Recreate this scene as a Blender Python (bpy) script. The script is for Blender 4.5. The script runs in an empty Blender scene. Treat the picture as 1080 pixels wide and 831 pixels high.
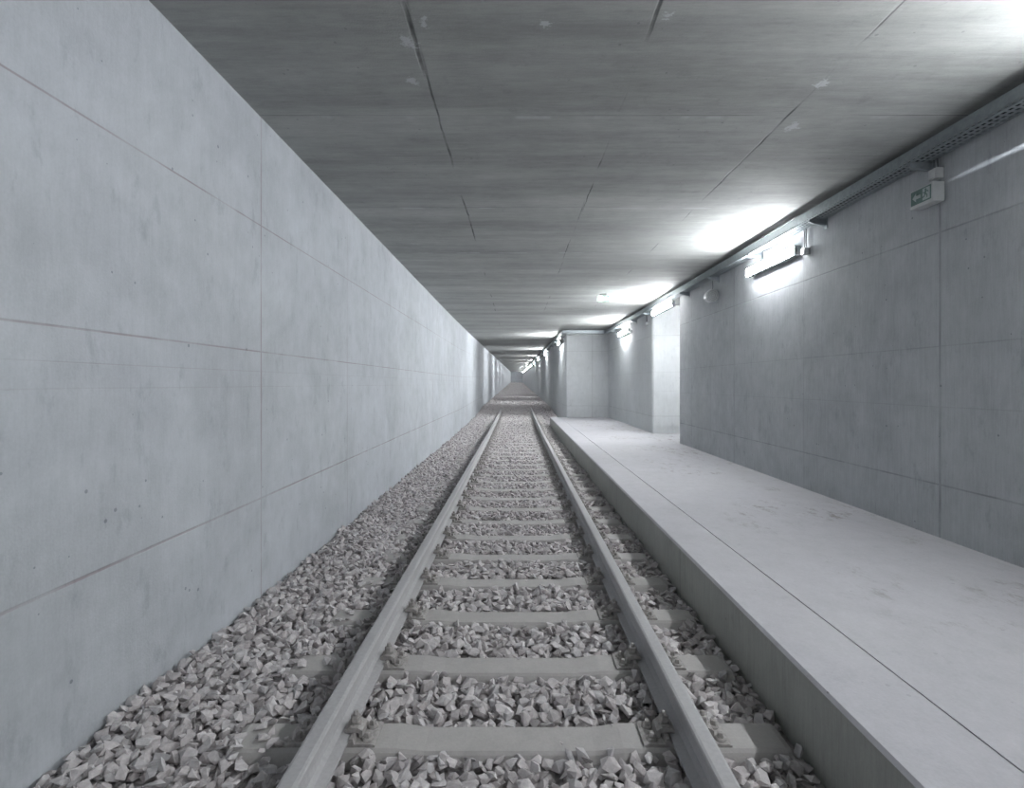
import bpy, bmesh, math, random
import numpy as np
from mathutils import Vector, Matrix, Euler

random.seed(7)
rng = np.random.default_rng(11)
sc = bpy.context.scene
COL = sc.collection

# ------------------------------------------------------------------ dimensions (metres)
CAM_H = 1.527            # camera above sleeper tops
CEIL = CAM_H + 1.95
XL = -1.87               # left wall face
XR = 3.36                # platform wall face
XT = 1.83                # tunnel right wall face beyond the platform
Y_BACK, Y_OPEN0, Y_OPEN1, Y_NICHE, Y_END = -12.0, 10.9, 13.1, 19.4, 164.0
XP = 1.22                # platform edge
ZP = CAM_H - 1.22        # platform top
XC = -0.028              # track centre
RAIL_X = 0.752           # rail centre from the track centre
Z_TRAY = CAM_H + 1.784   # underside of cable tray
Z_LAMP = CAM_H + 1.575

def R(y):                # gentle climb of the tunnel
    t = max(0.0, y - 14.0)
    return 0.0127 * (t - 3.0 * (1 - math.exp(-t / 3.0)))

def sstep(a, b, v):
    t = min(1, max(0, (v - a) / (b - a)))
    return t * t * (3 - 2 * t)

def lin(c):
    c = c / 255.0
    return c / 12.92 if c <= 0.04045 else ((c + 0.055) / 1.055) ** 2.4

def rgb(r, g, b, k=1.0):
    return (lin(r) * k, lin(g) * k, lin(b) * k, 1.0)

# ------------------------------------------------------------------ mesh helpers
class MB:
    def __init__(self):
        self.v, self.f, self.sm = [], [], []
    def add(self, vs, fs, smooth=False):
        n = len(self.v)
        self.v += [tuple(p) for p in vs]
        self.f += [tuple(n + i for i in f) for f in fs]
        self.sm += [smooth] * len(fs)
        return self
    def box(self, x0, x1, y0, y1, z0, z1):
        vs = [(x0, y0, z0), (x1, y0, z0), (x1, y1, z0), (x0, y1, z0), (x0, y0, z1), (x1, y0, z1), (x1, y1, z1), (x0, y1, z1)]
        fs = [(0, 3, 2, 1), (4, 5, 6, 7), (0, 1, 5, 4), (1, 2, 6, 5), (2, 3, 7, 6), (3, 0, 4, 7)]
        return self.add(vs, fs)
    def loft(self, rings, smooth=False, cap=True):
        n = len(rings[0]); vs = [p for r in rings for p in r]; fs = []
        for k in range(len(rings) - 1):
            for i in range(n):
                j = (i + 1) % n
                fs.append((k * n + i, k * n + j, (k + 1) * n + j, (k + 1) * n + i))
        self.add(vs, fs, smooth)
        if cap:
            m = len(self.v) - len(vs)
            self.f.append(tuple(m + i for i in reversed(range(n)))); self.sm.append(False)
            self.f.append(tuple(m + (len(rings) - 1) * n + i for i in range(n))); self.sm.append(False)
        return self
    def cyl(self, p0, p1, r0, r1=None, n=16, smooth=True):
        r1 = r0 if r1 is None else r1
        return self.turn(p0, p1, [(0, r0), (1, r1)], n, smooth)
    def turn(self, p0, p1, prof, n=16, smooth=True, phase=0.0):
        p0, p1 = Vector(p0), Vector(p1); d = p1 - p0
        q = d.to_track_quat('Z', 'Y').to_matrix()
        a, b = q.col[0], q.col[1]
        rings = [[p0 + d * t + (a * math.cos(phase + 2 * math.pi * i / n) + b * math.sin(phase + 2 * math.pi * i / n)) * r for i in range(n)] for t, r in prof]
        return self.loft(rings, smooth)
    def tube(self, pts, r, n=8):
        pts = [Vector(p) for p in pts]; rings = []
        for i, p in enumerate(pts):
            d = (pts[min(i + 1, len(pts) - 1)] - pts[max(i - 1, 0)]).normalized()
            up = Vector((0, 0, 1)) if abs(d.z) < .9 else Vector((1, 0, 0))
            a = d.cross(up).normalized(); b = d.cross(a).normalized()
            rings.append([p + (a * math.cos(2 * math.pi * k / n) + b * math.sin(2 * math.pi * k / n)) * r for k in range(n)])
        return self.loft(rings, True)
    def rbox(self, x0, x1, y0, y1, z0, z1, r, axis='y'):
        """box with its four long edges (along axis) rounded and its ends slightly drawn in"""
        prof = []
        def span(a0, a1, b0, b1, rr):
            out = []
            for cx, cy, s in ((a1 - rr, b1 - rr, 0), (a0 + rr, b1 - rr, 1), (a0 + rr, b0 + rr, 2), (a1 - rr, b0 + rr, 3)):
                for k in range(4):
                    t = (s + k / 3) * math.pi / 2
                    out.append((cx + rr * math.cos(t), cy + rr * math.sin(t)))
            return out
        A = {'y': (x0, x1, z0, z1, y0, y1), 'x': (y0, y1, z0, z1, x0, x1), 'z': (x0, x1, y0, y1, z0, z1)}[axis]
        L0, L1 = A[4], A[5]; rings = []
        e = r * .6
        for t, ins in ((L0, e), (L0 + e * .3, e * .3), (L0 + e, 0), (L1 - e, 0), (L1 - e * .3, e * .3), (L1, e)):
            pr = span(A[0] + ins, A[1] - ins, A[2] + ins, A[3] - ins, max(r - ins, r * .3))
            if axis == 'y': rings.append([(a, t, b) for a, b in pr])
            elif axis == 'x': rings.append([(t, a, b) for a, b in pr])
            else: rings.append([(a, b, t) for a, b in pr])
        return self.loft(rings, True)
    def prism(self, pts, y0, y1, axis='y'):
        if axis == 'y': a, b = [[(x, y0, z) for x, z in pts], [(x, y1, z) for x, z in pts]]
        elif axis == 'z': a, b = [[(x, y, y0) for x, y in pts], [(x, y, y1) for x, y in pts]]
        else: a, b = [[(y0, y, z) for y, z in pts], [(y1, y, z) for y, z in pts]]
        return self.loft([a, b])
    def map(self, fn):
        self.v = [tuple(fn(*p)) for p in self.v]; return self
    def build(self, name, mat, parent=None, loc=None, recalc=True):
        me = bpy.data.meshes.new(name)
        me.from_pydata(self.v, [], self.f)
        me.polygons.foreach_set('use_smooth', self.sm)
        if recalc:
            bm = bmesh.new(); bm.from_mesh(me); bmesh.ops.recalc_face_normals(bm, faces=bm.faces); bm.to_mesh(me); bm.free()
        me.materials.append(mat); me.update()
        o = bpy.data.objects.new(name, me); COL.objects.link(o)
        if parent: o.parent = parent
        if loc: o.location = loc
        return o

def tag(o, label=None, cat=None, group=None, kind=None):
    if label: o['label'] = label
    if cat: o['category'] = cat
    if group: o['group'] = group
    if kind: o['kind'] = kind
    return o

def empty(name, loc, label, cat, group=None, rz=0):
    o = bpy.data.objects.new(name, None); COL.objects.link(o)
    o.empty_display_size = .05; o.location = loc; o.rotation_euler.z = rz
    return tag(o, label, cat, group)

KIDS = {}
def copy_tree(o, parent=None, skip=()):
    c = o.copy(); COL.objects.link(c)
    if parent: c.parent = parent
    for ch in list(o.children):
        if ch.name.split('.')[0] not in skip: copy_tree(ch, c, skip)
    return c

# ------------------------------------------------------------------ materials
class NT:
    def __init__(self, name):
        self.m = bpy.data.materials.new(name); self.m.use_nodes = True
        self.t = self.m.node_tree; self.b = self.t.nodes['Principled BSDF']
        self.pos = None
    def n(self, kind, **kw):
        nd = self.t.nodes.new(kind)
        for k, v in kw.items():
            if k in nd.inputs: self.set(nd.inputs[k], v)
            else: setattr(nd, k, v)
        return nd
    def set(self, sock, v):
        if hasattr(v, 'links'): self.t.links.new(v, sock)
        else: sock.default_value = v
    def math(self, op, a, b=None, c=None, clamp=False):
        nd = self.t.nodes.new('ShaderNodeMath'); nd.operation = op; nd.use_clamp = clamp
        self.set(nd.inputs[0], a)
        if b is not None: self.set(nd.inputs[1], b)
        if c is not None: self.set(nd.inputs[2], c)
        return nd.outputs[0]
    def P(self):
        if self.pos is None:
            g = self.t.nodes.new('ShaderNodeNewGeometry'); s = self.t.nodes.new('ShaderNodeSeparateXYZ')
            self.t.links.new(g.outputs['Position'], s.inputs[0])
            self.pos = (g.outputs['Position'], s.outputs[0], s.outputs[1], s.outputs[2], g)
        return self.pos
    def noise(self, scale, stretch=(1, 1, 1), detail=4, rough=.55, offs=(0, 0, 0), dist=0.0):
        mp = self.t.nodes.new('ShaderNodeMapping'); mp.inputs['Scale'].default_value = stretch; mp.inputs['Location'].default_value = offs
        self.t.links.new(self.P()[0], mp.inputs['Vector'])
        nz = self.t.nodes.new('ShaderNodeTexNoise'); nz.inputs['Scale'].default_value = scale
        nz.inputs['Detail'].default_value = detail; nz.inputs['Roughness'].default_value = rough; nz.inputs['Distortion'].default_value = dist
        self.t.links.new(mp.outputs[0], nz.inputs['Vector']); return nz.outputs['Fac']
    def ramp(self, fac, a, b, lo=0.0, hi=1.0):
        r = self.t.nodes.new('ShaderNodeMapRange'); r.interpolation_type = 'SMOOTHSTEP'
        self.set(r.inputs[0], fac); self.set(r.inputs[1], a); self.set(r.inputs[2], b); self.set(r.inputs[3], lo); self.set(r.inputs[4], hi)
        return r.outputs[0]
    def mix(self, fac, a, b, blend='MIX'):
        nd = self.t.nodes.new('ShaderNodeMix'); nd.data_type = 'RGBA'; nd.blend_type = blend
        self.set(nd.inputs[0], fac); self.set(nd.inputs[6], a); self.set(nd.inputs[7], b)
        return nd.outputs[2]
    def grey(self, v):
        c = self.t.nodes.new('ShaderNodeCombineColor')
        for i in range(3): self.set(c.inputs[i], v)
        return c.outputs[0]
    def period(self, u, p, o, w):
        """1 on thin lines at u = o + k p"""
        t = self.math('DIVIDE', self.math('SUBTRACT', u, o), p)
        d = self.math('ABSOLUTE', self.math('SUBTRACT', t, self.math('ROUND', t)))
        return self.ramp(d, w * .3 / p, w / p, 1.0, 0.0)
    def at(self, u, o, w):
        return self.ramp(self.math('ABSOLUTE', self.math('SUBTRACT', u, o)), w * .3, w, 1.0, 0.0)
    def bump(self, h, strength=.3, dist=.01):
        b = self.t.nodes.new('ShaderNodeBump'); b.inputs['Strength'].default_value = strength; b.inputs['Distance'].default_value = dist
        self.set(b.inputs['Height'], h); self.t.links.new(b.outputs[0], self.b.inputs['Normal']); return b

def concrete(name, base, grain=(1, 1, 1), lines=None, mottle=.16, stain=None, line_col=None, line_amt=.45, rough=.8, pits=.5, grain_amt=.1, patches=0.0):
    """cast concrete; lines(N) returns a mask of formwork joints"""
    N = NT(name); p, x, y, z, g = N.P()
    big = N.noise(.9, detail=5, rough=.6, dist=.6)
    mid = N.noise(4.5, detail=6, rough=.65, offs=(3, 1, 7))
    gr = N.noise(9, grain, detail=5, rough=.7, offs=(1, 2, 3))
    gr2 = N.noise(30, grain, detail=4, rough=.75, offs=(7, 2, 5))
    fine = N.noise(90, detail=2, offs=(5, 5, 5))
    v = N.math('ADD', 1.0, N.math('MULTIPLY', N.math('SUBTRACT', big, .5), mottle * 2))
    v = N.math('ADD', v, N.math('MULTIPLY', N.math('SUBTRACT', mid, .5), mottle * 1.3))
    v = N.math('ADD', v, N.math('MULTIPLY', N.math('SUBTRACT', gr, .5), grain_amt * 2))
    v = N.math('ADD', v, N.math('MULTIPLY', N.math('SUBTRACT', gr2, .5), grain_amt * 1.8))
    v = N.math('ADD', v, N.math('MULTIPLY', N.math('SUBTRACT', fine, .5), .14))
    col = N.mix(1.0, base, N.grey(v), 'MULTIPLY')
    tint = N.noise(.6, detail=2, offs=(9, 4, 2))
    col = N.mix(N.ramp(tint, .35, .7, 0, .22), col, N.mix(1.0, col, (1.0, 1.0, .94, 1), 'MULTIPLY'))
    # blow holes and scuffs
    vo = N.n('ShaderNodeTexVoronoi', Scale=9.0); N.t.links.new(p, vo.inputs['Vector'])
    sz = N.math('MULTIPLY', N.ramp(N.noise(3.0, detail=2, offs=(8, 8, 1)), .38, .68), .09)
    pit = N.math('MULTIPLY', N.math('LESS_THAN', vo.outputs['Distance'], sz), pits)
    smear = N.ramp(N.noise(7, (1, 1, .45), detail=6, rough=.7, offs=(2, 7, 3)), .55, .70, 0, .40 * pits)
    col = N.mix(N.math('ADD', pit, smear, clamp=True), col, N.mix(1.0, col, (.52, .53, .55, 1), 'MULTIPLY'))
    if patches:
        pa = N.ramp(N.noise(2.6, (1, .6, 1), detail=7, rough=.75, offs=(4, 11, 3)), .66, .72, 0, patches)
        col = N.mix(pa, col, rgb(196, 198, 198))
    h = N.math('ADD', N.math('MULTIPLY', mid, .35), N.math('ADD', N.math('MULTIPLY', gr, .25), N.math('MULTIPLY', fine, .18)))
    h = N.math('SUBTRACT', h, N.math('MULTIPLY', pit, .6))
    if lines:
        L = lines(N)
        wob = N.ramp(N.noise(3.0, detail=4, offs=(6, 2, 8)), .30, .62, .35, 1)
        Lm = N.math('MULTIPLY', L, wob)
        col = N.mix(N.math('MULTIPLY', Lm, line_amt), col, line_col or rgb(70, 72, 74))
        h = N.math('SUBTRACT', h, N.math('MULTIPLY', Lm, .8))
    if stain: col = stain(N, col)
    N.t.links.new(col, N.b.inputs['Base Color'])
    N.b.inputs['Roughness'].default_value = rough
    N.b.inputs['Specular IOR Level'].default_value = .35
    N.bump(h, .35, .012)
    return N.m

def mx(N, *a):
    r = a[0]
    for b in a[1:]: r = N.math('MAXIMUM', r, b)
    return r

def left_lines(N):
    p, x, y, z, g = N.P()
    zz = N.math('SUBTRACT', z, N.math('MULTIPLY', N.math('MAXIMUM', N.math('SUBTRACT', y, 17.0), 0.0), .0127))
    hz = mx(N, N.at(zz, CAM_H + 1.157, .007), N.at(zz, CAM_H + .235, .007), N.at(zz, CAM_H - .835, .010))
    faint = mx(N, N.math('MULTIPLY', N.at(z, CAM_H + .09, .004), .3), N.math('MULTIPLY', N.at(z, CAM_H - .02, .005), .22),
               N.math('MULTIPLY', N.period(y, 1.97, 3.87, .008), .4))
    return mx(N, hz, faint, N.period(y, 7.9, 3.87, .012), N.math('MULTIPLY', N.at(y, 5.83, .008), .5))

def right_lines(N):
    p, x, y, z, g = N.P()
    hz = mx(N, N.at(z, CAM_H + 1.205, .009), N.math('MULTIPLY', N.at(z, CAM_H + .30, .007), .6), N.at(z, CAM_H - .80, .010),
            N.math('MULTIPLY', N.at(z, CAM_H - .18, .006), .4))
    return mx(N, hz, N.period(y, 3.98, 4.20, .016), N.math('MULTIPLY', N.period(y, 1.99, 4.20, .010), .6), N.math('MULTIPLY', N.at(y, 9.18, .010), .7),
              N.at(x, 2.77, .012))

def ceil_lines(N):
    p, x, y, z, g = N.P()
    brk = N.ramp(N.noise(1.1, (.2, 1, 1), detail=3, offs=(3, 3, 3)), .50, .66)
    wob = N.math('MULTIPLY', N.math('SUBTRACT', N.noise(.8, detail=2), .5), .06)
    xw = N.math('ADD', x, wob)
    lon = N.math('MULTIPLY', mx(N, N.at(xw, -.565, .013), N.at(xw, .73, .010), N.at(xw, 1.97, .010)), brk)
    brk2 = N.ramp(N.noise(.9, (1, .2, 1), detail=3, offs=(13, 3, 3)), .40, .6, .15, 1)
    cr = N.math('MULTIPLY', mx(N, N.period(y, 2.0, 3.84, .008), N.math('MULTIPLY', N.period(y, 3.4, 4.52, .006), .5)), brk2)
    def span(a, b): return N.math('MULTIPLY', N.ramp(y, a - .15, a + .1), N.ramp(y, b - .2, b + .1, 1, 0))
    xs = N.math('ADD', x, N.math('MULTIPLY', N.math('SUBTRACT', N.noise(5, detail=2), .5), .02))
    own = mx(N, N.math('MULTIPLY', N.at(xs, -.580, .018), span(2.75, 3.35)), N.math('MULTIPLY', N.at(xs, -.572, .010), span(3.3, 4.2)),
             N.math('MULTIPLY', N.at(xs, .735, .016), span(2.3, 2.95)), N.math('MULTIPLY', N.at(xs, 1.97, .012), span(3.7, 5.6)),
             N.math('MULTIPLY', N.at(xs, .74, .008), span(5.2, 6.0)), N.math('MULTIPLY', N.at(xs, -.56, .012), span(5.9, 7.2)),
             N.math('MULTIPLY', N.at(xs, .72, .010), span(7.2, 8.2)), N.math('MULTIPLY', N.at(xs, 1.97, .010), span(2.0, 3.0)))
    return mx(N, lon, own, N.math('MULTIPLY', cr, .7))

def ceil_stain(N, col):
    p, x, y, z, g = N.P()
    # pale lime bloom beside the cross joint and board-wide tone steps
    band = N.noise(1.6, (.12, 1.0, 1), detail=5, rough=.7, offs=(2, 5, 9))
    col = N.mix(1.0, col, N.grey(N.ramp(band, .3, .7, .80, 1.16)), 'MULTIPLY')
    bl = N.math('MULTIPLY', N.period(y, 2.0, 3.87, .03), N.ramp(N.noise(2.2, (1, .3, 1), detail=4, offs=(7, 7, 7)), .52, .62, 0, .5))
    for bx, by, rr in ((-.62, 3.03, .060), (-.665, 3.40, .050), (2.10, 4.02, .075), (1.98, 3.42, .05), (.80, 2.80, .04), (-.50, 2.86, .03), (.16, 2.86, .03)):
        dx = N.math('SUBTRACT', x, bx); dy = N.math('MULTIPLY', N.math('SUBTRACT', y, by), .8)
        d = N.math('SQRT', N.math('ADD', N.math('MULTIPLY', dx, dx), N.math('MULTIPLY', dy, dy)))
        d = N.math('ADD', d, N.math('MULTIPLY', N.math('SUBTRACT', N.noise(14, detail=5, rough=.8, offs=(bx, by, 0)), .5), .22))
        bl = N.math('MAXIMUM', bl, N.ramp(d, rr * .4, rr * .75, .75, 0))
    return N.mix(bl, col, rgb(196, 200, 202))

def plat_stain(N, col):
    p, x, y, z, g = N.P()
    msk = N.math('MULTIPLY', N.ramp(N.noise(1.1, detail=3, offs=(3, 9, 1)), .42, .62), N.ramp(N.noise(9, (1, .5, 1), detail=8, rough=.8, offs=(2, 2, 2)), .50, .66, 0, .75))
    msk = N.math('MULTIPLY', msk, N.ramp(x, 1.7, 2.3))
    col = N.mix(msk, col, rgb(120, 112, 104))
    # small chips
    vo = N.n('ShaderNodeTexVoronoi', Scale=3.2); N.t.links.new(p, vo.inputs['Vector'])
    ch = N.math('LESS_THAN', vo.outputs['Distance'], .03)
    return N.mix(N.math('MULTIPLY', ch, .5), col, rgb(90, 88, 86))

M = {}
M['wall_left'] = concrete('concrete_left_wall', rgb(206, 211, 217, .70), (3, 3, .35), left_lines, mottle=.27, line_col=rgb(125, 98, 98), line_amt=.5, pits=.8, grain_amt=.08)
M['wall_right'] = concrete('concrete_right_wall', rgb(171, 174, 177, 1.0), (4, 4, .25), right_lines, mottle=.30, line_col=rgb(84, 84, 84), line_amt=.42, pits=.9, grain_amt=.18)
M['wall_tunnel'] = concrete('pale_concrete_tunnel_wall', rgb(200, 203, 205, .86), (4, 4, .25), right_lines, mottle=.16, line_col=rgb(100, 100, 100), line_amt=.4, pits=.5, grain_amt=.10)
M['ceiling'] = concrete('concrete_ceiling', rgb(168, 170, 168, .90), (.35, 2.5, 1), ceil_lines, mottle=.22, line_col=rgb(52, 55, 56), line_amt=.8, pits=.5, grain_amt=.17, stain=ceil_stain, patches=.30)
M['platform'] = concrete('concrete_platform', rgb(206, 205, 210, .72), (1.2, .7, 1), None, mottle=.12, pits=.35, grain_amt=.08, stain=plat_stain, rough=.75)
def side_lines(N):
    p, x, y, z, g = N.P(); return mx(N, N.period(y, 2.5, 3.95, .008))
M['platform_side'] = concrete('concrete_platform_side', rgb(176, 177, 172, .82), (3, 5, .3), side_lines, mottle=.2, pits=.6, grain_amt=.2, line_amt=.5)
M['sleeper'] = concrete('concrete_sleeper', rgb(196, 193, 191, .76), (1, 1, 1), None, mottle=.10, pits=.15, grain_amt=.12, rough=.9)

def stone_mat():
    N = NT('crushed_stone'); p, x, y, z, g = N.P()
    r = g.outputs['Random Per Island']
    cr = N.t.nodes.new('ShaderNodeValToRGB'); N.t.links.new(r, cr.inputs[0])
    e = cr.color_ramp.elements
    e[0].position = 0; e[0].color = rgb(176, 172, 172)
    e[1].position = 1; e[1].color = rgb(226, 222, 222)
    for pos, c in ((.12, (204, 197, 197)), (.4, (218, 213, 213)), (.6, (210, 207, 208)), (.8, (222, 216, 216))):
        k = e.new(pos); k.color = rgb(*c)
    v = N.noise(45, detail=5, rough=.7)
    col = N.mix(1.0, cr.outputs[0], N.grey(N.ramp(v, .3, .7, .68, .88)), 'MULTIPLY')
    N.t.links.new(col, N.b.inputs['Base Color']); N.b.inputs['Roughness'].default_value = .92; N.b.inputs['Specular IOR Level'].default_value = .25
    N.bump(v, .35, .006)
    return N.m
M['stone'] = stone_mat()

def gravel_mat():
    N = NT('gravel_bed'); p, x, y, z, g = N.P()
    vo = N.n('ShaderNodeTexVoronoi', Scale=19.0); N.t.links.new(p, vo.inputs['Vector'])
    sep = N.t.nodes.new('ShaderNodeSeparateColor'); N.t.links.new(vo.outputs['Color'], sep.inputs[0])
    d = vo.outputs['Distance']
    c = N.mix(sep.outputs[0], rgb(186, 181, 181, .75), rgb(218, 213, 213, .75))
    c = N.mix(N.ramp(d, .45, .75, 0, .7), c, rgb(84, 82, 82))
    N.t.links.new(c, N.b.inputs['Base Color']); N.b.inputs['Roughness'].default_value = .95; N.b.inputs['Specular IOR Level'].default_value = .2
    N.bump(N.math('MULTIPLY', d, -1.0), 1.0, .03)
    return N.m
M['gravel'] = gravel_mat()

def plain(name, col, rough=.5, metal=0.0, nz=.08, scale=20, emis=None, es=0):
    N = NT(name); v = N.noise(scale, detail=5)
    c = N.mix(1.0, col, N.grey(N.ramp(v, .3, .7, 1 - nz, 1 + nz)), 'MULTIPLY')
    N.t.links.new(c, N.b.inputs['Base Color']); N.b.inputs['Roughness'].default_value = rough; N.b.inputs['Metallic'].default_value = metal
    if emis: N.b.inputs['Emission Color'].default_value = emis; N.b.inputs['Emission Strength'].default_value = es
    return N.m
M['rail'] = plain('dusty_rail_steel', rgb(196, 195, 196, .74), .75, 0.0, .05, 60)
M['iron'] = plain('dusty_iron', rgb(184, 180, 177, .72), .85, 0.0, .14, 60)
M['galv'] = plain('galvanised_steel', rgb(168, 176, 180, .78), .38, .55, .10, 25)
M['cable'] = plain('grey_cable_sheath', rgb(96, 100, 104), .55, 0, .05)
M['cable_dark'] = plain('black_cable_sheath', rgb(46, 48, 50), .5, 0, .05)
M['white_plastic'] = plain('pale_plastic', rgb(205, 208, 208, .78), .45, 0, .04)
M['housing'] = plain('grey_lamp_housing', rgb(176, 180, 182, .78), .5, 0, .04)
LAMP_W = 125.0
for key, nm, k in (('tube_dim', 'dim_lit_diffuser', .85), ('tube', 'lit_diffuser', .85), ('tube_bright', 'bright_lit_diffuser', 1.5), ('tube_far', 'brightest_lit_diffuser', 1.9)):  # strength raised down the tunnel, standing in for lens falloff towards the edges
    M[key] = plain(nm, rgb(240, 240, 240), .4, 0, .0, emis=(.95, .975, 1.0, 1), es=LAMP_W * k)
M['green'] = plain('exit_green', rgb(108, 136, 130, .78), .5, 0, .03)
M['pict'] = plain('exit_pictogram', rgb(196, 206, 205, .78), .5, 0, .02)
M['green_lit'] = plain('lit_exit_green', rgb(120, 190, 160), .5, 0, .0, emis=rgb(150, 205, 185), es=1.0)
M['pict_lit'] = plain('lit_exit_pictogram', rgb(240, 255, 250), .5, 0, .0, emis=rgb(240, 255, 250), es=4)
M['grille'] = plain('pale_grille', rgb(214, 217, 217, .78), .55, 0, .06)
M['grille_mesh'] = plain('grey_grille_mesh', rgb(150, 154, 155), .6, 0, .1)
M['dark'] = plain('dark_recess', rgb(40, 42, 44), .8, 0, .05)

# ------------------------------------------------------------------ the shell
def struct(o, label=None):
    o['kind'] = 'structure'
    if label: o['label'] = label
    return o
W_TOP = 6.2
struct(MB().box(XL - .4, XL, Y_BACK - .3, Y_END, -.5, W_TOP).build('wall_left', M['wall_left']), 'long pale concrete wall left of the track')
ch = .035
struct(MB().box(XR, 8.0, Y_BACK - .3, Y_OPEN0, -.5, W_TOP).build('wall_right', M['wall_right']), 'grey concrete wall behind the near half of the platform')
struct(MB().prism([(XR + ch, Y_OPEN1), (8.0, Y_OPEN1), (8.0, Y_NICHE), (XR, Y_NICHE), (XR, Y_OPEN1 + ch)], -.5, W_TOP, 'z').build('wall_right_beyond', M['wall_tunnel']), 'grey concrete wall between the side passage and the platform end')
struct(MB().box(XT, 8.0, Y_NICHE, Y_END, -.5, W_TOP).build('wall_right_tunnel', M['wall_tunnel']), 'concrete end wall of the platform bay and right tunnel wall')
struct(MB().box(8.0, 8.3, Y_BACK, Y_END, -.5, W_TOP).build('wall_passage', M['wall_right']), 'closing wall of the side passage')
struct(MB().box(XL - .4, 8.3, Y_BACK - .3, Y_BACK, -.5, W_TOP).build('wall_back', M['wall_left']))
struct(MB().box(XL - .4, 8.3, Y_END, Y_END + .3, -.5, W_TOP).build('wall_far', M['wall_left']))
ys = [Y_BACK - .3, 0, 6, 12] + [14 + k for k in range(0, 16, 1)] + [32, 36, 42, 50, 60, 80, 110, 140, Y_END + .3]
cm = MB()
cm.loft([[(XL - .4, y, CEIL + R(y)), (8.3, y, CEIL + R(y)), (8.3, y, CEIL + R(y) + .4), (XL - .4, y, CEIL + R(y) + .4)] for y in ys])
struct(cm.build('ceiling', M['ceiling']), 'dark board-marked concrete ceiling')

def bed_z(x, y):
    rise = .022 + R(y) + .17 * sstep(23.5, 29.0, y)
    s = .006 * math.sin(x * 5.1 + y * 1.7) + .006 * math.sin(x * 2.3 - y * 2.9 + 1)
    side = .012 * sstep(-1.2, -1.8, x) - .010 * sstep(.85, 1.1, x) - .012 * (1 - min(1, abs(abs(x - XC) - RAIL_X) / .12))
    return -.047 + rise + s + side
# bed under the stones and bare bed far down the tunnel
fm = MB()
gx = [XL - .1 + k * (4.0 / 20) for k in range(21)]
gy = [Y_BACK + k * .5 for k in range(int((34 - Y_BACK) / .5))] + [34, 38, 44, 52, 60, 75, 100, 130, Y_END]
vs = [(x, y, bed_z(x, y) - .03 * (1 - sstep(36, 42, y))) for y in gy for x in gx]
fs = [(j * 21 + i, j * 21 + i + 1, (j + 1) * 21 + i + 1, (j + 1) * 21 + i) for j in range(len(gy) - 1) for i in range(20)]
fm.add(vs, fs)
struct(fm.build('floor', M['gravel']), 'gravel bed under and beyond the track')

# platform: chamfered edge and a groove that runs its whole length
g0, g1 = 1.585, 1.596
pts = [(XP, -.35), (XP, ZP - .014), (XP + .014, ZP), (g0, ZP), (g0, ZP - .005), (g1, ZP - .005), (g1, ZP), (XR + .05, ZP), (XR + .05, -.35)]
pm = MB().prism(pts, Y_BACK, Y_NICHE)
po = pm.build('platform', M['platform']); po.data.materials.append(M['platform_side'])
for p_ in po.data.polygons:
    if abs(p_.normal.x) > .9 and p_.center.x < XP + .001: p_.material_index = 1
struct(po, 'low pale concrete platform along the right of the track')
struct(MB().box(XR, 8.0, Y_OPEN0 - .1, Y_OPEN1 + .1, -.35, ZP - .001).build('floor_passage', M['platform']), 'floor of the side passage')

# ------------------------------------------------------------------ rails
def rail_profile():
    h = [(-.070, 0), (-.070, .010), (-.030, .021), (-.011, .034), (-.0085, .060), (-.0085, .104), (-.013, .116), (-.034, .124), (-.0355, .142), (-.032, .1505), (-.022, .154)]
    return h + [(-a, b) for a, b in reversed(h)]
Z_RAIL = .016
Y_RAIL1 = 27.5
for s, lab in ((-1, 'dusty steel rail on the left side of the track'), (1, 'dusty steel rail on the right, beside the platform')):
    xr = XC + s * RAIL_X
    rings = []
    for y in [Y_BACK + .05] + [k for k in range(0, 28)] + [Y_RAIL1]:
        rings.append([(xr + a, y, Z_RAIL + b + R(y)) for a, b in rail_profile()])
    tag(MB().loft(rings).build('rail', M['rail']), lab, 'rail', 'running rails')

# ------------------------------------------------------------------ sleepers with ribbed plates, clamps, bolts and coach screws
def sleeper_mesh():
    rings = []
    for x, dz, wk in ((-1.2, -.05, .88), (-1.185, -.008, .97), (-1.16, 0, 1), (-.48, 0, 1), (-.36, -.014, .94), (.36, -.014, .94), (.48, 0, 1), (1.16, 0, 1), (1.185, -.008, .97), (1.2, -.05, .88)):
        w = wk
        rings.append([(x, -.135 * w, -.20), (x, -.118 * w, dz - .055 if dz > -.04 else dz), (x, -.094 * w, dz - .012), (x, -.082 * w, dz), (x, .082 * w, dz), (x, .094 * w, dz - .012), (x, .118 * w, dz - .055 if dz > -.04 else dz), (x, .135 * w, -.20)])
    return MB().loft(rings)
def plate_mesh():
    m = MB()
    m.prism([(-.185, 0), (-.185, .009), (-.17, .013), (-.098, .013), (-.092, .034), (-.076, .034), (-.072, .016), (.072, .016), (.076, .034), (.092, .034), (.098, .013), (.17, .013), (.185, .009), (.185, 0)], -.078, .078)
    return m
def clamp_mesh(s):
    # bent plate that bears on the rail foot and on the rib
    m = MB()
    m.prism([(s * .046, .034), (s * .046, .047), (s * .066, .056), (s * .100, .056), (s * .122, .044), (s * .122, .014), (s * .108, .014), (s * .106, .034), (s * .072, .037)], -.038, .038)
    return m
def bolt_mesh(s):
    m = MB(); x = s * .084
    m.cyl((x, 0, .050), (x, 0, .060), .024, n=14)
    m.cyl((x, 0, .062), (x, 0, .067), .022, n=14)
    m.turn((x, 0, .067), (x, 0, .090), [(0, .0225), (.8, .0225), (1, .019)], n=6, smooth=False)
    m.turn((x, 0, .060), (x, 0, .108), [(0, .011), (.93, .011), (1, .008)], n=12)
    return m
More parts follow.
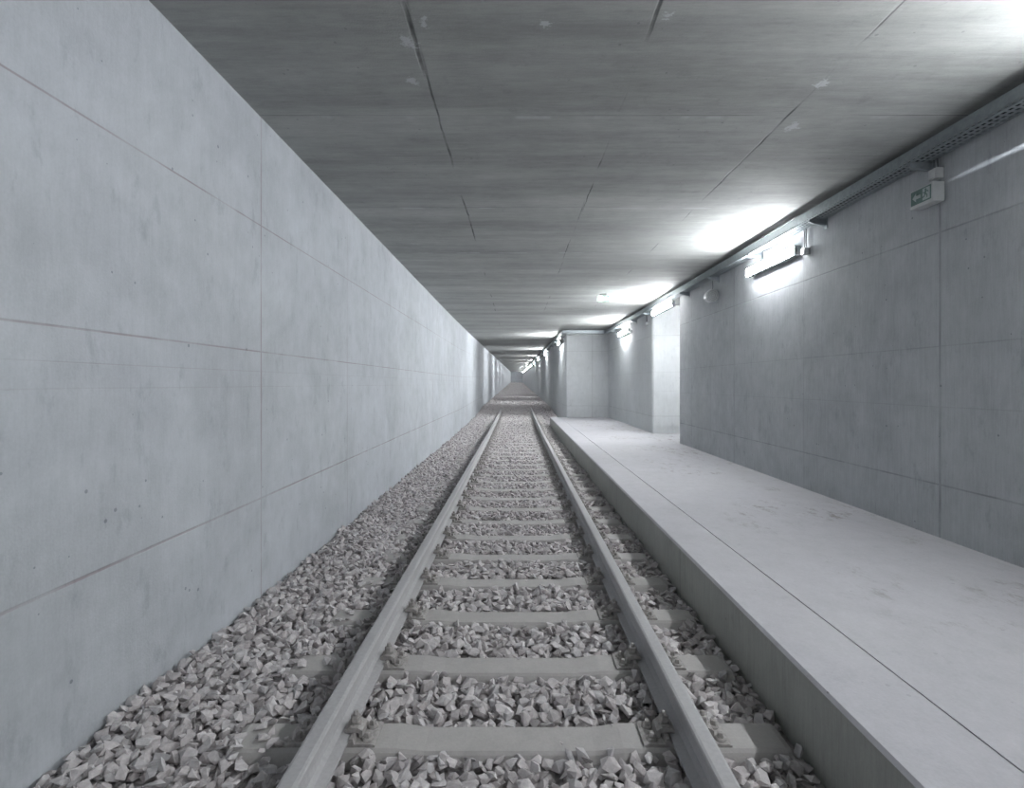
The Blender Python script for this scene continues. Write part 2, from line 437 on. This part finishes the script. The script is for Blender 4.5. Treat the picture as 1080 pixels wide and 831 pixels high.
def screw_mesh(s, t):
    m = MB(); x = s * .146; y = t * .042
    m.turn((x, y, .012), (x, y, .022), [(0, .025), (.5, .024), (1, .017)], n=14)
    m.turn((x, y, .022), (x, y, .042), [(0, .0155), (.85, .014), (1, .011)], n=4, smooth=False, phase=.5)
    return m
ORD = 'first second third fourth fifth sixth seventh eighth ninth tenth eleventh twelfth thirteenth fourteenth fifteenth sixteenth seventeenth eighteenth nineteenth twentieth'.split()
TENS = {2: 'twenty', 3: 'thirty', 4: 'forty'}
def ordinal(k):
    if k <= 20: return ORD[k - 1]
    if k % 10 == 0: return {3: 'thirtieth', 4: 'fortieth'}[k // 10]
    return TENS[k // 10] + '-' + ORD[k % 10 - 1]
def make_sleeper(full):
    root = empty('railway_sleeper', (XC, 0, 0), '', '')
    sleeper_mesh().build('sleeper_block', M['sleeper'], root)
    for sd in (-1, 1):
        pl = plate_mesh().build('rail_plate', M['iron'], root, (sd * RAIL_X, 0, 0))
        for s in (-1, 1):
            clamp_mesh(s).build('rail_clamp', M['iron'], pl)
            bolt_mesh(s).build('clamp_bolt', M['iron'], pl)
            if full:
                for t in (-1, 1): screw_mesh(s, t).build('coach_screw', M['iron'], pl)
    return root
protoA = make_sleeper(True); protoB = make_sleeper(False)
SLEEP_Y = [2.3 + .6 * k for k in range(0, 39)]
firstA = firstB = True
for k, y in enumerate(SLEEP_Y):
    if k < 16:
        o = protoA if firstA else copy_tree(protoA); firstA = False
    else:
        o = protoB if firstB else copy_tree(protoB); firstB = False
    o.location = (XC + random.uniform(-.006, .006), y, R(y))
    place = 'concrete sleeper with dusty rail fastenings, ' + ordinal(k + 1) + ' counted from the bottom of the photo'
    tag(o, place, 'railway sleeper', 'sleepers under the track')

# ------------------------------------------------------------------ crushed stone
protos = []
for k in range(28):
    bm = bmesh.new()
    sx, sy, sz = random.uniform(.85, 1.25), random.uniform(.7, 1.0), random.uniform(.42, .78)
    for i in range(random.choice((9, 10, 12, 13))):
        d = Vector((random.gauss(0, 1), random.gauss(0, 1), random.gauss(0, 1))).normalized() * random.uniform(.80, 1.18)
        bm.verts.new((d.x * sx, d.y * sy, d.z * sz))
    res = bmesh.ops.convex_hull(bm, input=bm.verts)
    bmesh.ops.delete(bm, geom=[v for v in bm.verts if not v.link_faces], context='VERTS')
    bmesh.ops.dissolve_limit(bm, angle_limit=.16, verts=bm.verts, edges=bm.edges)
    bmesh.ops.triangulate(bm, faces=[f for f in bm.faces if len(f.verts) > 4])
    bm.verts.ensure_lookup_table(); bm.verts.index_update()
    protos.append((np.array([v.co[:] for v in bm.verts]), [[v.index for v in f.verts] for f in bm.faces]))
    bm.free()

def sleeper_gap(y):
    k = round((y - 2.3) / .6)
    return abs(y - (2.3 + .6 * k)) if y < 25.6 else 9
stones = []   # x, y, z, radius, proto, euler
def scatter(y0, y1, cell, layer, rmin, rmax):
    y = y0
    while y < y1:
        x = XL + .02
        while x < XT - .01:
            px = x + random.uniform(-.42, .42) * cell; py = y + random.uniform(-.42, .42) * cell
            x += cell
            r = random.triangular(rmin, rmax, rmin + (rmax - rmin) * .4)
            if py < 19.4 and px > XP - r * .8: continue
            if px < XL + r * .8 or px > XT - r * .8: continue
            d = sleeper_gap(py)
            on = d < .092 + r * .3 and abs(px - XC) < 1.2 + r * .4 and -2 < py < 25.6
            z = bed_z(px, py)
            dr = abs(abs(px - XC) - RAIL_X)
            if layer == 0: z -= .022
            elif layer == 2: z += .016
            z += random.uniform(-.008, .008)
            if on:
                if layer == 0 or abs(px - XC) < 1.19: continue
            if dr < .085 and py < 27.5:
                if layer == 2: continue
                z -= .012
            if layer == 2 and random.random() < .45: continue
            stones.append((px, py, z, r, random.randrange(28), random.uniform(0, 6.28), random.gauss(0, .5), random.gauss(0, .5)))
        y += cell
scatter(1.15, 9, .060, 0, .026, .042)
scatter(1.15, 9, .055, 1, .024, .046)
scatter(1.15, 9, .082, 2, .026, .046)
scatter(9, 19, .060, 1, .028, .044)
scatter(9, 19, .090, 2, .026, .042)
scatter(19, 31, .066, 1, .032, .044)
scatter(31, 44, .10, 1, .045, .06)
# sparse stones lying on the sleeper ends and shoulders on the left
for y in SLEEP_Y[:26]:
    for _ in range(26):
        px = XC - random.uniform(.90, 1.22); py = y + random.uniform(-.12, .12)
        if random.random() < .62: stones.append((px, py, .012 + R(py), random.uniform(.014, .036), random.randrange(28), random.uniform(0, 6.28), random.gauss(0, .4), random.gauss(0, .4)))
    for _ in range(3):
        px = XC + random.uniform(-.55, .5); py = y + random.uniform(-.08, .08)
        if random.random() < .5: stones.append((px, py, -.002 + R(py), random.uniform(.007, .014), random.randrange(28), random.uniform(0, 6.28), 0, 0))

F = 558.0
def shown(s):
    x, y, z, r = s[:4]
    if y < 1.5: return -1
    u = 545 + F * x / y; v = 405 + F * (CAM_H - z) / y
    if not (8 < u < 1072 and v < 822): return -1
    if abs(abs(x - XC) - RAIL_X) < .13: return -1
    if x > .86 and x < 1.25 and y < 1.9: return -1
    base = bed_z(x, y)
    return r / math.hypot(y, CAM_H) * F * (1.0 if z > base - .012 else .55)
score = np.array([shown(s) for s in stones])
order = np.argsort(-score)
near_ids = set(order[:300].tolist())

pm_mesh = []
for k, (v, f) in enumerate(protos):
    me = bpy.data.meshes.new('ballast_stone'); me.from_pydata([tuple(a) for a in v], [], f); me.materials.append(M['stone']); me.update()
    bm = bmesh.new(); bm.from_mesh(me); bmesh.ops.recalc_face_normals(bm, faces=bm.faces); bm.to_mesh(me); bm.free()
    pm_mesh.append(me)
    # consistent faces for the mass
    protos[k] = (np.array([q.co[:] for q in me.vertices]), [list(q.vertices) for q in me.polygons])
for i in sorted(near_ids):
    x, y, z, r, k, a, b, c = stones[i]
    o = bpy.data.objects.new('ballast_stone', pm_mesh[k]); COL.objects.link(o)
    o.location = (x, y, z); o.rotation_euler = (b, c, a); o.scale = (r, r, r)
    tag(o, 'pale grey crushed stone lying loose in the track bed at the bottom of the photo', 'stone', 'nearest ballast stones')

VV, LV, LS, LT = [], [], [], []
nv = nl = 0
for i, s in enumerate(stones):
    if i in near_ids: continue
    x, y, z, r, k, a, b, c = s
    v, f = protos[k]
    m = np.array(Euler((b, c, a)).to_matrix())
    VV.append((v * r) @ m.T + (x, y, z))
    for q in f:
        LS.append(nl); LT.append(len(q)); LV.extend([j + nv for j in q]); nl += len(q)
    nv += len(v)
me = bpy.data.meshes.new('track_ballast')
me.vertices.add(nv); me.vertices.foreach_set('co', np.concatenate(VV).ravel())
me.loops.add(nl); me.loops.foreach_set('vertex_index', LV)
me.polygons.add(len(LS)); me.polygons.foreach_set('loop_start', LS); me.polygons.foreach_set('loop_total', LT)
me.update(calc_edges=True); me.materials.append(M['stone'])
me.polygons.foreach_set('use_smooth', [False] * len(LS))
bo = bpy.data.objects.new('track_ballast', me); COL.objects.link(bo)
tag(bo, 'pale grey crushed stone ballast filling the track bed', 'ballast', kind='stuff')

# ------------------------------------------------------------------ cable tray
# local frame: t runs along the wall, d is the distance out from the wall, z is up from the tray's underside
def tray_mesh(t0, t1, slots=True, pitch=.05):
    m = MB(); D0, D1, H = .03, .18, .106
    def strip(ta, tb):
        if not slots:
            m.box(-D1, -D1 + .002, ta, tb, 0, H); m.box(-D1, -D0, ta, tb, 0, .002); return
        m.box(-D1, -D1 + .002, ta, tb, .026, H); m.box(-D1, -D1 + .002, ta, tb, 0, .011)
        for d0, d1 in ((.165, .178), (.118, .140), (.072, .094), (.03, .048)):
            m.box(-d1, -d0, ta, tb, 0, .002)
        n = int(round((tb - ta) / pitch))
        for k in range(n):
            a = ta + k * pitch
            m.box(-D1, -D1 + .002, a, a + pitch * .45, .011, .026)
            m.box(-.165, -.048, a, a + pitch * .4, 0.0002, .0018)
    strip(t0, t1)
    m.box(-D1, -D1 + .012, t0, t1, H, H + .002)
    m.box(-D0 - .002, -D0, t0, t1, 0, .06)
    return m
def put(m, fn): return m.map(fn)
def seg_y(xw): return lambda x, y, z: (xw + x, y, z + Z_TRAY + R(y))
def seg_x(x, y, z): return (y, Y_NICHE + x, z + Z_TRAY + R(Y_NICHE) + .02)   # along the end wall
# split long runs so that they follow the climb
def tray(name, t0, t1, fn, label, slots=True, step=2.0):
    m = MB(); t = t0
    while t < t1 - 1e-6:
        e = min(t + step, t1); s = tray_mesh(t, e, slots); m.add(s.v, s.f); t = e
    o = m.map(fn).build(name, M['galv'], recalc=False)
    return tag(o, label, 'cable tray', 'cable trays below the ceiling')
tray('cable_tray', -4.0, 19.2, seg_y(XR), 'long perforated steel cable tray high on the platform wall')
tray('cable_tray', XT - .17, XR - .03, seg_x, 'short steel cable tray across the end wall of the platform bay')
tray('cable_tray', 19.25, 150.0, seg_y(XT), 'steel cable tray running down the right side of the far tunnel', slots=False, step=4)
def run(name, pts, r, mat, label, n=8):
    o = MB().tube(pts, r, n).build(name, mat); return tag(o, label, 'cable', 'cables carried by the tray')
yy = [-4 + k * .5 for k in range(47)]
def crun(d, h, r, mat, label, ph, sag=.006):
    pts = [(XR - d + .008 * math.sin(y * .9 + ph), y, Z_TRAY + h + R(y) + sag * math.sin(y * 2.1 + ph)) for y in yy]
    run('cable', pts, r, mat, label)
crun(.155, .016, .012, M['cable'], 'grey cable lying along the outer edge of the platform tray', 0, 0)
crun(.120, .018, .014, M['cable_dark'], 'black cable lying in the middle of the platform tray', 1, 0)
crun(.080, .015, .011, M['cable'], 'grey cable lying near the wall side of the platform tray', 2, 0)
def frun(h, d, mat, label):
    pts = [(XT - d, y, Z_TRAY + h + R(y)) for y in [19.3, 24, 30, 36, 44, 60, 80, 110, 150]]
    run('cable', pts, .016, mat, label, 6)
frun(.02, .15, M['cable'], 'grey cable lying in the tray down the far tunnel')
# bright conduit clipped under the tray across the end wall
cz = Z_TRAY + R(Y_NICHE) - .035
cd = MB().tube([(XT + .05, Y_NICHE - .2, cz), (XR - .2, Y_NICHE - .2, cz)], .022, 10)
for xx in (XT + .38, XR - .45):
    cd.box(xx - .012, xx + .012, Y_NICHE - .21, Y_NICHE - .19, cz - .09, cz + .02)
tag(cd.build('conduit', M['white_plastic']), 'pale horizontal pipe below the tray on the end wall', 'pipe')

# tray brackets
def bracket(x_wall, y, label, flip=False):
    root = empty('tray_bracket', (x_wall, y, Z_TRAY + R(y)), label, 'bracket', 'brackets under the cable tray')
    MB().box(-.008, 0, -.035, .035, -.10, .10).build('wall_plate', M['galv'], root)
    m = MB().prism([(-.008, -.002), (-.19, -.002), (-.19, -.025), (-.14, -.045), (-.008, -.065)], -.018, .018)
    m.box(-.19, -.01, -.028, .028, -.006, -.002)
    m.build('arm', M['galv'], root)
    return root
BR = [(1.2, 'nearest tray bracket'), (2.7, 'second nearest tray bracket'), (4.28, 'tray bracket above the wall exit sign'), (5.75, 'dark tray bracket just right of the big lit lamp'),
      (7.25, 'tray bracket over the left end of the big lit lamp'), (8.8, 'bright tray bracket above the round loudspeaker'), (10.3, 'tray bracket at the near corner of the side passage'),
      (13.25, 'pale tray bracket at the far corner of the side passage'), (14.8, 'tray bracket between the side passage and the small lit lamp'), (16.3, 'tray bracket above the farthest platform lamp'), (17.8, 'tray bracket near the inner corner of the platform bay')]
for y, l in BR: bracket(XR, y, 'galvanised ' + l)
for k in range(8):
    y = 20.4 + 3.0 * k
    bracket(XT, y, 'small ' + ordinal(k + 1) + ' tray bracket of the far tunnel past the platform end')

# ------------------------------------------------------------------ lamps
def make_lamp(loc, label, hang=False, L=1.27, rz=0, tube='tube'):
    root = empty('strip_lamp', loc, label, 'strip lamp', 'lit strip lamps along the right wall', rz)
    h = MB(); h.rbox(-.092, -.012, -L / 2, L / 2, -.062, .062, .010)
    ho = h.build('lamp_housing', M['housing'], root)
    for t in (-.42, .42):
        MB().box(-.014, 0, t - .03, t + .03, -.03, .03).build('mounting_foot', M['housing'], root)
    d = MB(); d.rbox(-.113, -.086, -L / 2 + .003, L / 2 - .003, -.052, .052, .012)
    d.build('diffuser', M[tube], root)
    for s in (-1, 1):
        MB().rbox(-.094, -.040, min(s * L / 2, s * (L / 2 - .022)), max(s * L / 2, s * (L / 2 - .022)), -.048, .048, .018).build('end_cap', M['housing'], root)
    if hang:
        for t in (-.45, .45): MB().cyl((-.06, t, .045), (-.06, t, .125), .006, n=8).build('hanger', M['galv'], root)
    return root
lamps = [(-7.6, 'strip lamp behind the camera'), (-2.75, 'strip lamp above the platform behind the camera'), (2.05, 'strip lamp beside the camera on the platform wall'),
         (6.87, 'large bright strip lamp on the near platform wall'), (16.3, 'small bright strip lamp nearest the end wall of the platform bay')]
for y, l in lamps: make_lamp((XR, y, Z_LAMP), l, tube='tube_dim' if y < 4 else ('tube' if y < 10 else 'tube_bright'))
make_lamp((4.9, Y_OPEN0, Z_LAMP), 'strip lamp on the near side wall inside the side passage', rz=-math.pi / 2, tube='tube_dim')
make_lamp((XR - .06, 11.72, CAM_H + 1.665), 'bright strip lamp hanging below the tray across the side passage', True, L=1.5, tube='tube_bright')
k = 0; y = 21.6
while y < 162:
    make_lamp((XT, y, Z_LAMP + .06 + R(y)), 'glowing strip lamp, ' + ordinal(k + 1) + ' past the platform end in the far tunnel', tube='tube_far')
    y += 10.6; k += 1

# light that escapes the near lamp's end joint and rakes along the wall as a thin beam
for j, (yaw, size, w) in enumerate(((9.5, 4.4, 110), (6.5, 3.6, 140), (4.6, 2.6, 170), (3.75, 1.7, 60))):
    L_ = bpy.data.lights.new('lamp_end_leak', 'SPOT'); L_.energy = w; L_.spot_size = math.radians(size); L_.spot_blend = 1.0; L_.shadow_soft_size = .004; L_.color = (.88, .93, 1)
    o = bpy.data.objects.new('lamp_end_leak', L_); COL.objects.link(o)
    o.location = (XR - .085, 2.72, Z_LAMP + .005)
    a = math.radians(yaw); o.rotation_euler = Vector((math.sin(a), math.cos(a), 0)).to_track_quat('-Z', 'Y').to_euler()

# ------------------------------------------------------------------ junction boxes, speakers
def jbox(loc, label, top, w=.045, rz=0):
    root = empty('junction_box', loc, label, 'junction box', 'junction boxes on the right wall')
    MB().rbox(-.06, 0, -w, w, -w, w, .008, 'x').build('box_body', M['white_plastic'], root)
    MB().box(-.066, -.058, -w * .86, w * .86, -w * .86, w * .86).build('box_lid', M['white_plastic'], root)
    for t in (-.018, .018):
        MB().tube([(-.03, t, w), (-.03, t, top * .5), (-.035, t, top)], .006, 6).build('cable_tail', M['cable'], root)
    return root
jbox((XR, 4.2, CAM_H + 1.667), 'pale junction box above the wall exit sign', .12, .042)
jbox((XR, 6.10, CAM_H + 1.53), 'small white junction box right of the big lit lamp', .26, .04)
jbox((XR, 13.55, CAM_H + 1.54), 'small pale junction box beyond the side passage opening', .25, .04)
jbox((XR, 15.45, CAM_H + 1.54), 'small junction box just right of the farthest platform lamp', .25, .04)

def speaker(loc, label, top):
    root = empty('wall_speaker', loc, label, 'loudspeaker', 'round loudspeakers on the right walls')
    b = MB(); b.turn((0, -.09, 0), (0, .09, 0), [(0, .100), (.06, .106), (.16, .106), (.2, .098), (.85, .094), (1, .075)], n=28)
    b.build('speaker_body', M['white_plastic'], root)
    for r in (.088, .060, .032):
        rg = MB(); n = 28
        pts = [(r * math.cos(2 * math.pi * i / n), -.094, r * math.sin(2 * math.pi * i / n)) for i in range(n + 1)]
        rg.tube(pts, .0045, 6); rg.build('grille_ring', M['grille'], root)
    gp = MB().cyl((0, -.0905, 0), (0, -.0925, 0), .097, n=28)
    for i in range(6):
        a = math.pi * i / 6
        gp.tube([(-.095 * math.cos(a), -.095, -.095 * math.sin(a)), (.095 * math.cos(a), -.095, .095 * math.sin(a))], .003, 5)
    gp.build('grille', M['grille_mesh'], root)
    MB().cyl((0, -.093, 0), (0, -.100, 0), .014, n=16).build('centre_cap', M['white_plastic'], root)
    br = MB().box(.11, .117, -.05, .05, -.085, .085); br.box(.0, .115, -.012, .012, -.112, -.106); br.box(.0, .115, -.012, .012, .106, .112)
    br.cyl((0, 0, .104), (0, 0, .114), .012, n=10); br.cyl((0, 0, -.114), (0, 0, -.104), .012, n=10)
    br.box(.109, .115, -.012, .012, -.112, .112)
    br.build('mounting_bracket', M['galv'], root)
    MB().tube([(0.03, .03, .1), (.05, .03, .16), (.04, .02, top)], .006, 6).build('cable_tail', M['cable'], root)
    return root
speaker((XR - .117, 8.85, CAM_H + 1.467), 'round pale loudspeaker on the platform wall left of the big lit lamp', .26)
speaker((XT - .117, 20.35, CAM_H + 1.62 + R(20)), 'round loudspeaker at the tunnel corner just past the end wall', .22)

# ------------------------------------------------------------------ exit signs
ARROW = [(-.5, 0), (-.05, .42), (-.05, .16), (.5, .16), (.5, -.16), (-.05, -.16), (-.05, -.42)]
def arrow(m, cu, cv, s, fn, dirn=1):
    m.loft([[fn(cu + dirn * a * s, cv + b * s, h) for a, b in ARROW] for h in (0, .002)])
def quad(m, pts, fn):
    m.loft([[fn(a, b, h) for a, b in pts] for h in (0, .002)])
def runner(m, cu, cv, s, fn):
    n = 10
    quad(m, [(cu + .04 * s + .10 * s * math.cos(2 * math.pi * i / n), cv + .38 * s + .10 * s * math.sin(2 * math.pi * i / n)) for i in range(n)], fn)
    def limb(p, q, w):
        dx, dy = q[0] - p[0], q[1] - p[1]; l = math.hypot(dx, dy); nx, ny = -dy / l * w / 2, dx / l * w / 2
        quad(m, [(cu + a * s, cv + b * s) for a, b in ((p[0] + nx, p[1] + ny), (q[0] + nx, q[1] + ny), (q[0] - nx, q[1] - ny), (p[0] - nx, p[1] - ny))], fn)
    limb((.0, .28), (.10, -.05), .17)
    limb((.0, .26), (-.22, .20), .07); limb((-.22, .20), (-.28, .05), .06)
    limb((.03, .24), (.24, .10), .07); limb((.24, .10), (.36, .20), .06)
    limb((.10, -.02), (-.12, -.12), .09); limb((-.12, -.12), (-.14, -.40), .08)
    limb((.10, -.02), (.22, -.22), .09); limb((.22, -.22), (.44, -.28), .08)

# wall sign: box on the platform wall whose face looks across the track
sx0, sx1, sy0, sy1, sz0, sz1 = 3.258, 3.352, 4.14, 4.385, CAM_H + 1.435, CAM_H + 1.590
ws = empty('exit_sign', (XR, (sy0 + sy1) / 2, sz0), 'dim green and white exit sign box with left arrow on the platform wall', 'exit sign', 'exit signs')
def loc_(m): return m.map(lambda x, y, z: (x - XR, y - (sy0 + sy1) / 2, z - sz0))
loc_(MB().rbox(sx0, sx1, sy0, sy1, sz0, sz1, .008)).build('sign_box', M['white_plastic'], ws)
loc_(MB().box(sx1, XR, sy0 + .06, sy1 - .06, sz0 + .04, sz1 - .04)).build('mounting_foot', M['white_plastic'], ws)
loc_(MB().box(sx0 - .002, sx0 + .002, sy0 + .018, sy1 - .014, sz0 + .026, sz1 - .016)).build('sign_face', M['green'], ws)
fnw = lambda u, v, h: (sx0 - .0022 - h, sy0 + .018 + u, sz0 + .026 + v)       # u grows away from the camera
pc = MB(); arrow(pc, .150, .056, .085, fnw, -1)
loc_(pc).build('arrow_symbol', M['pict'], ws)
pr_ = MB(); quad(pr_, [(.012, .01), (.085, .01), (.085, .103), (.012, .103)], fnw)
pd = loc_(pr_).build('door_symbol', M['pict'], ws)
rn = MB(); runner(rn, .048, .056, .085, lambda u, v, h: (sx0 - .0045 - h, sy0 + .018 + u, sz0 + .026 + v))
loc_(rn).build('running_figure_symbol', M['green'], ws)

# ceiling sign: lit, faces the camera
cy, cx0, cx1, c0, c1 = 11.4, 1.735, 1.985, CAM_H + 1.770, CAM_H + 1.905
cs = empty('exit_sign', ((cx0 + cx1) / 2, cy, CEIL), 'brightly lit white and green exit sign hanging from the ceiling', 'exit sign', 'exit signs')
def lc(m): return m.map(lambda x, y, z: (x - (cx0 + cx1) / 2, y - cy, z - CEIL))
lc(MB().rbox(cx0, cx1, cy - .02, cy + .02, c0, c1, .006, 'x')).build('sign_box', M['white_plastic'], cs)
lc(MB().box((cx0 + cx1) / 2 - .07, (cx0 + cx1) / 2 + .07, cy - .015, cy + .015, c1, CEIL)).build('ceiling_mount', M['white_plastic'], cs)
lc(MB().box(cx0 + .006, cx1 - .006, cy - .0225, cy - .018, c0 + .006, c1 - .006)).build('sign_face', M['green_lit'], cs)
fnc = lambda u, v, h: (cx0 + .006 + u, cy - .0227 - h, c0 + .006 + v)
a_ = MB(); quad(a_, [(.010, .006), (.103, .006), (.103, .117), (.010, .117)], fnc); lc(a_).build('door_symbol', M['pict_lit'], cs)
a_ = MB(); runner(a_, .056, .058, .09, lambda u, v, h: (cx0 + .006 + u, cy - .0250 - h, c0 + .006 + v)); lc(a_).build('running_figure_symbol', M['green_lit'], cs)
a_ = MB(); arrow(a_, .176, .062, .100, fnc, -1); lc(a_).build('arrow_symbol', M['pict_lit'], cs)

# ------------------------------------------------------------------ camera, world, view
cam = bpy.data.cameras.new('camera'); co = bpy.data.objects.new('camera', cam); COL.objects.link(co)
cam.sensor_fit = 'HORIZONTAL'; cam.sensor_width = 36; cam.lens = 36 * F / 1080
cam.shift_x = -(545 - 540) / 1080; cam.shift_y = (405 - 415.5) / 1080
co.location = (0, 0, CAM_H); co.rotation_euler = (math.radians(90), 0, 0)
cam.clip_start = .05; cam.clip_end = 400
sc.camera = co
w = bpy.data.worlds.new('world'); sc.world = w; w.use_nodes = True
w.node_tree.nodes['Background'].inputs[0].default_value = (0, 0, 0, 1)
sc.cycles.max_bounces = 10; sc.cycles.diffuse_bounces = 8; sc.cycles.glossy_bounces = 3
sc.view_settings.view_transform = 'Standard'; sc.view_settings.look = 'None'; sc.view_settings.gamma = 1
sc.view_settings.use_curve_mapping = False; sc.view_settings.exposure = 1.0
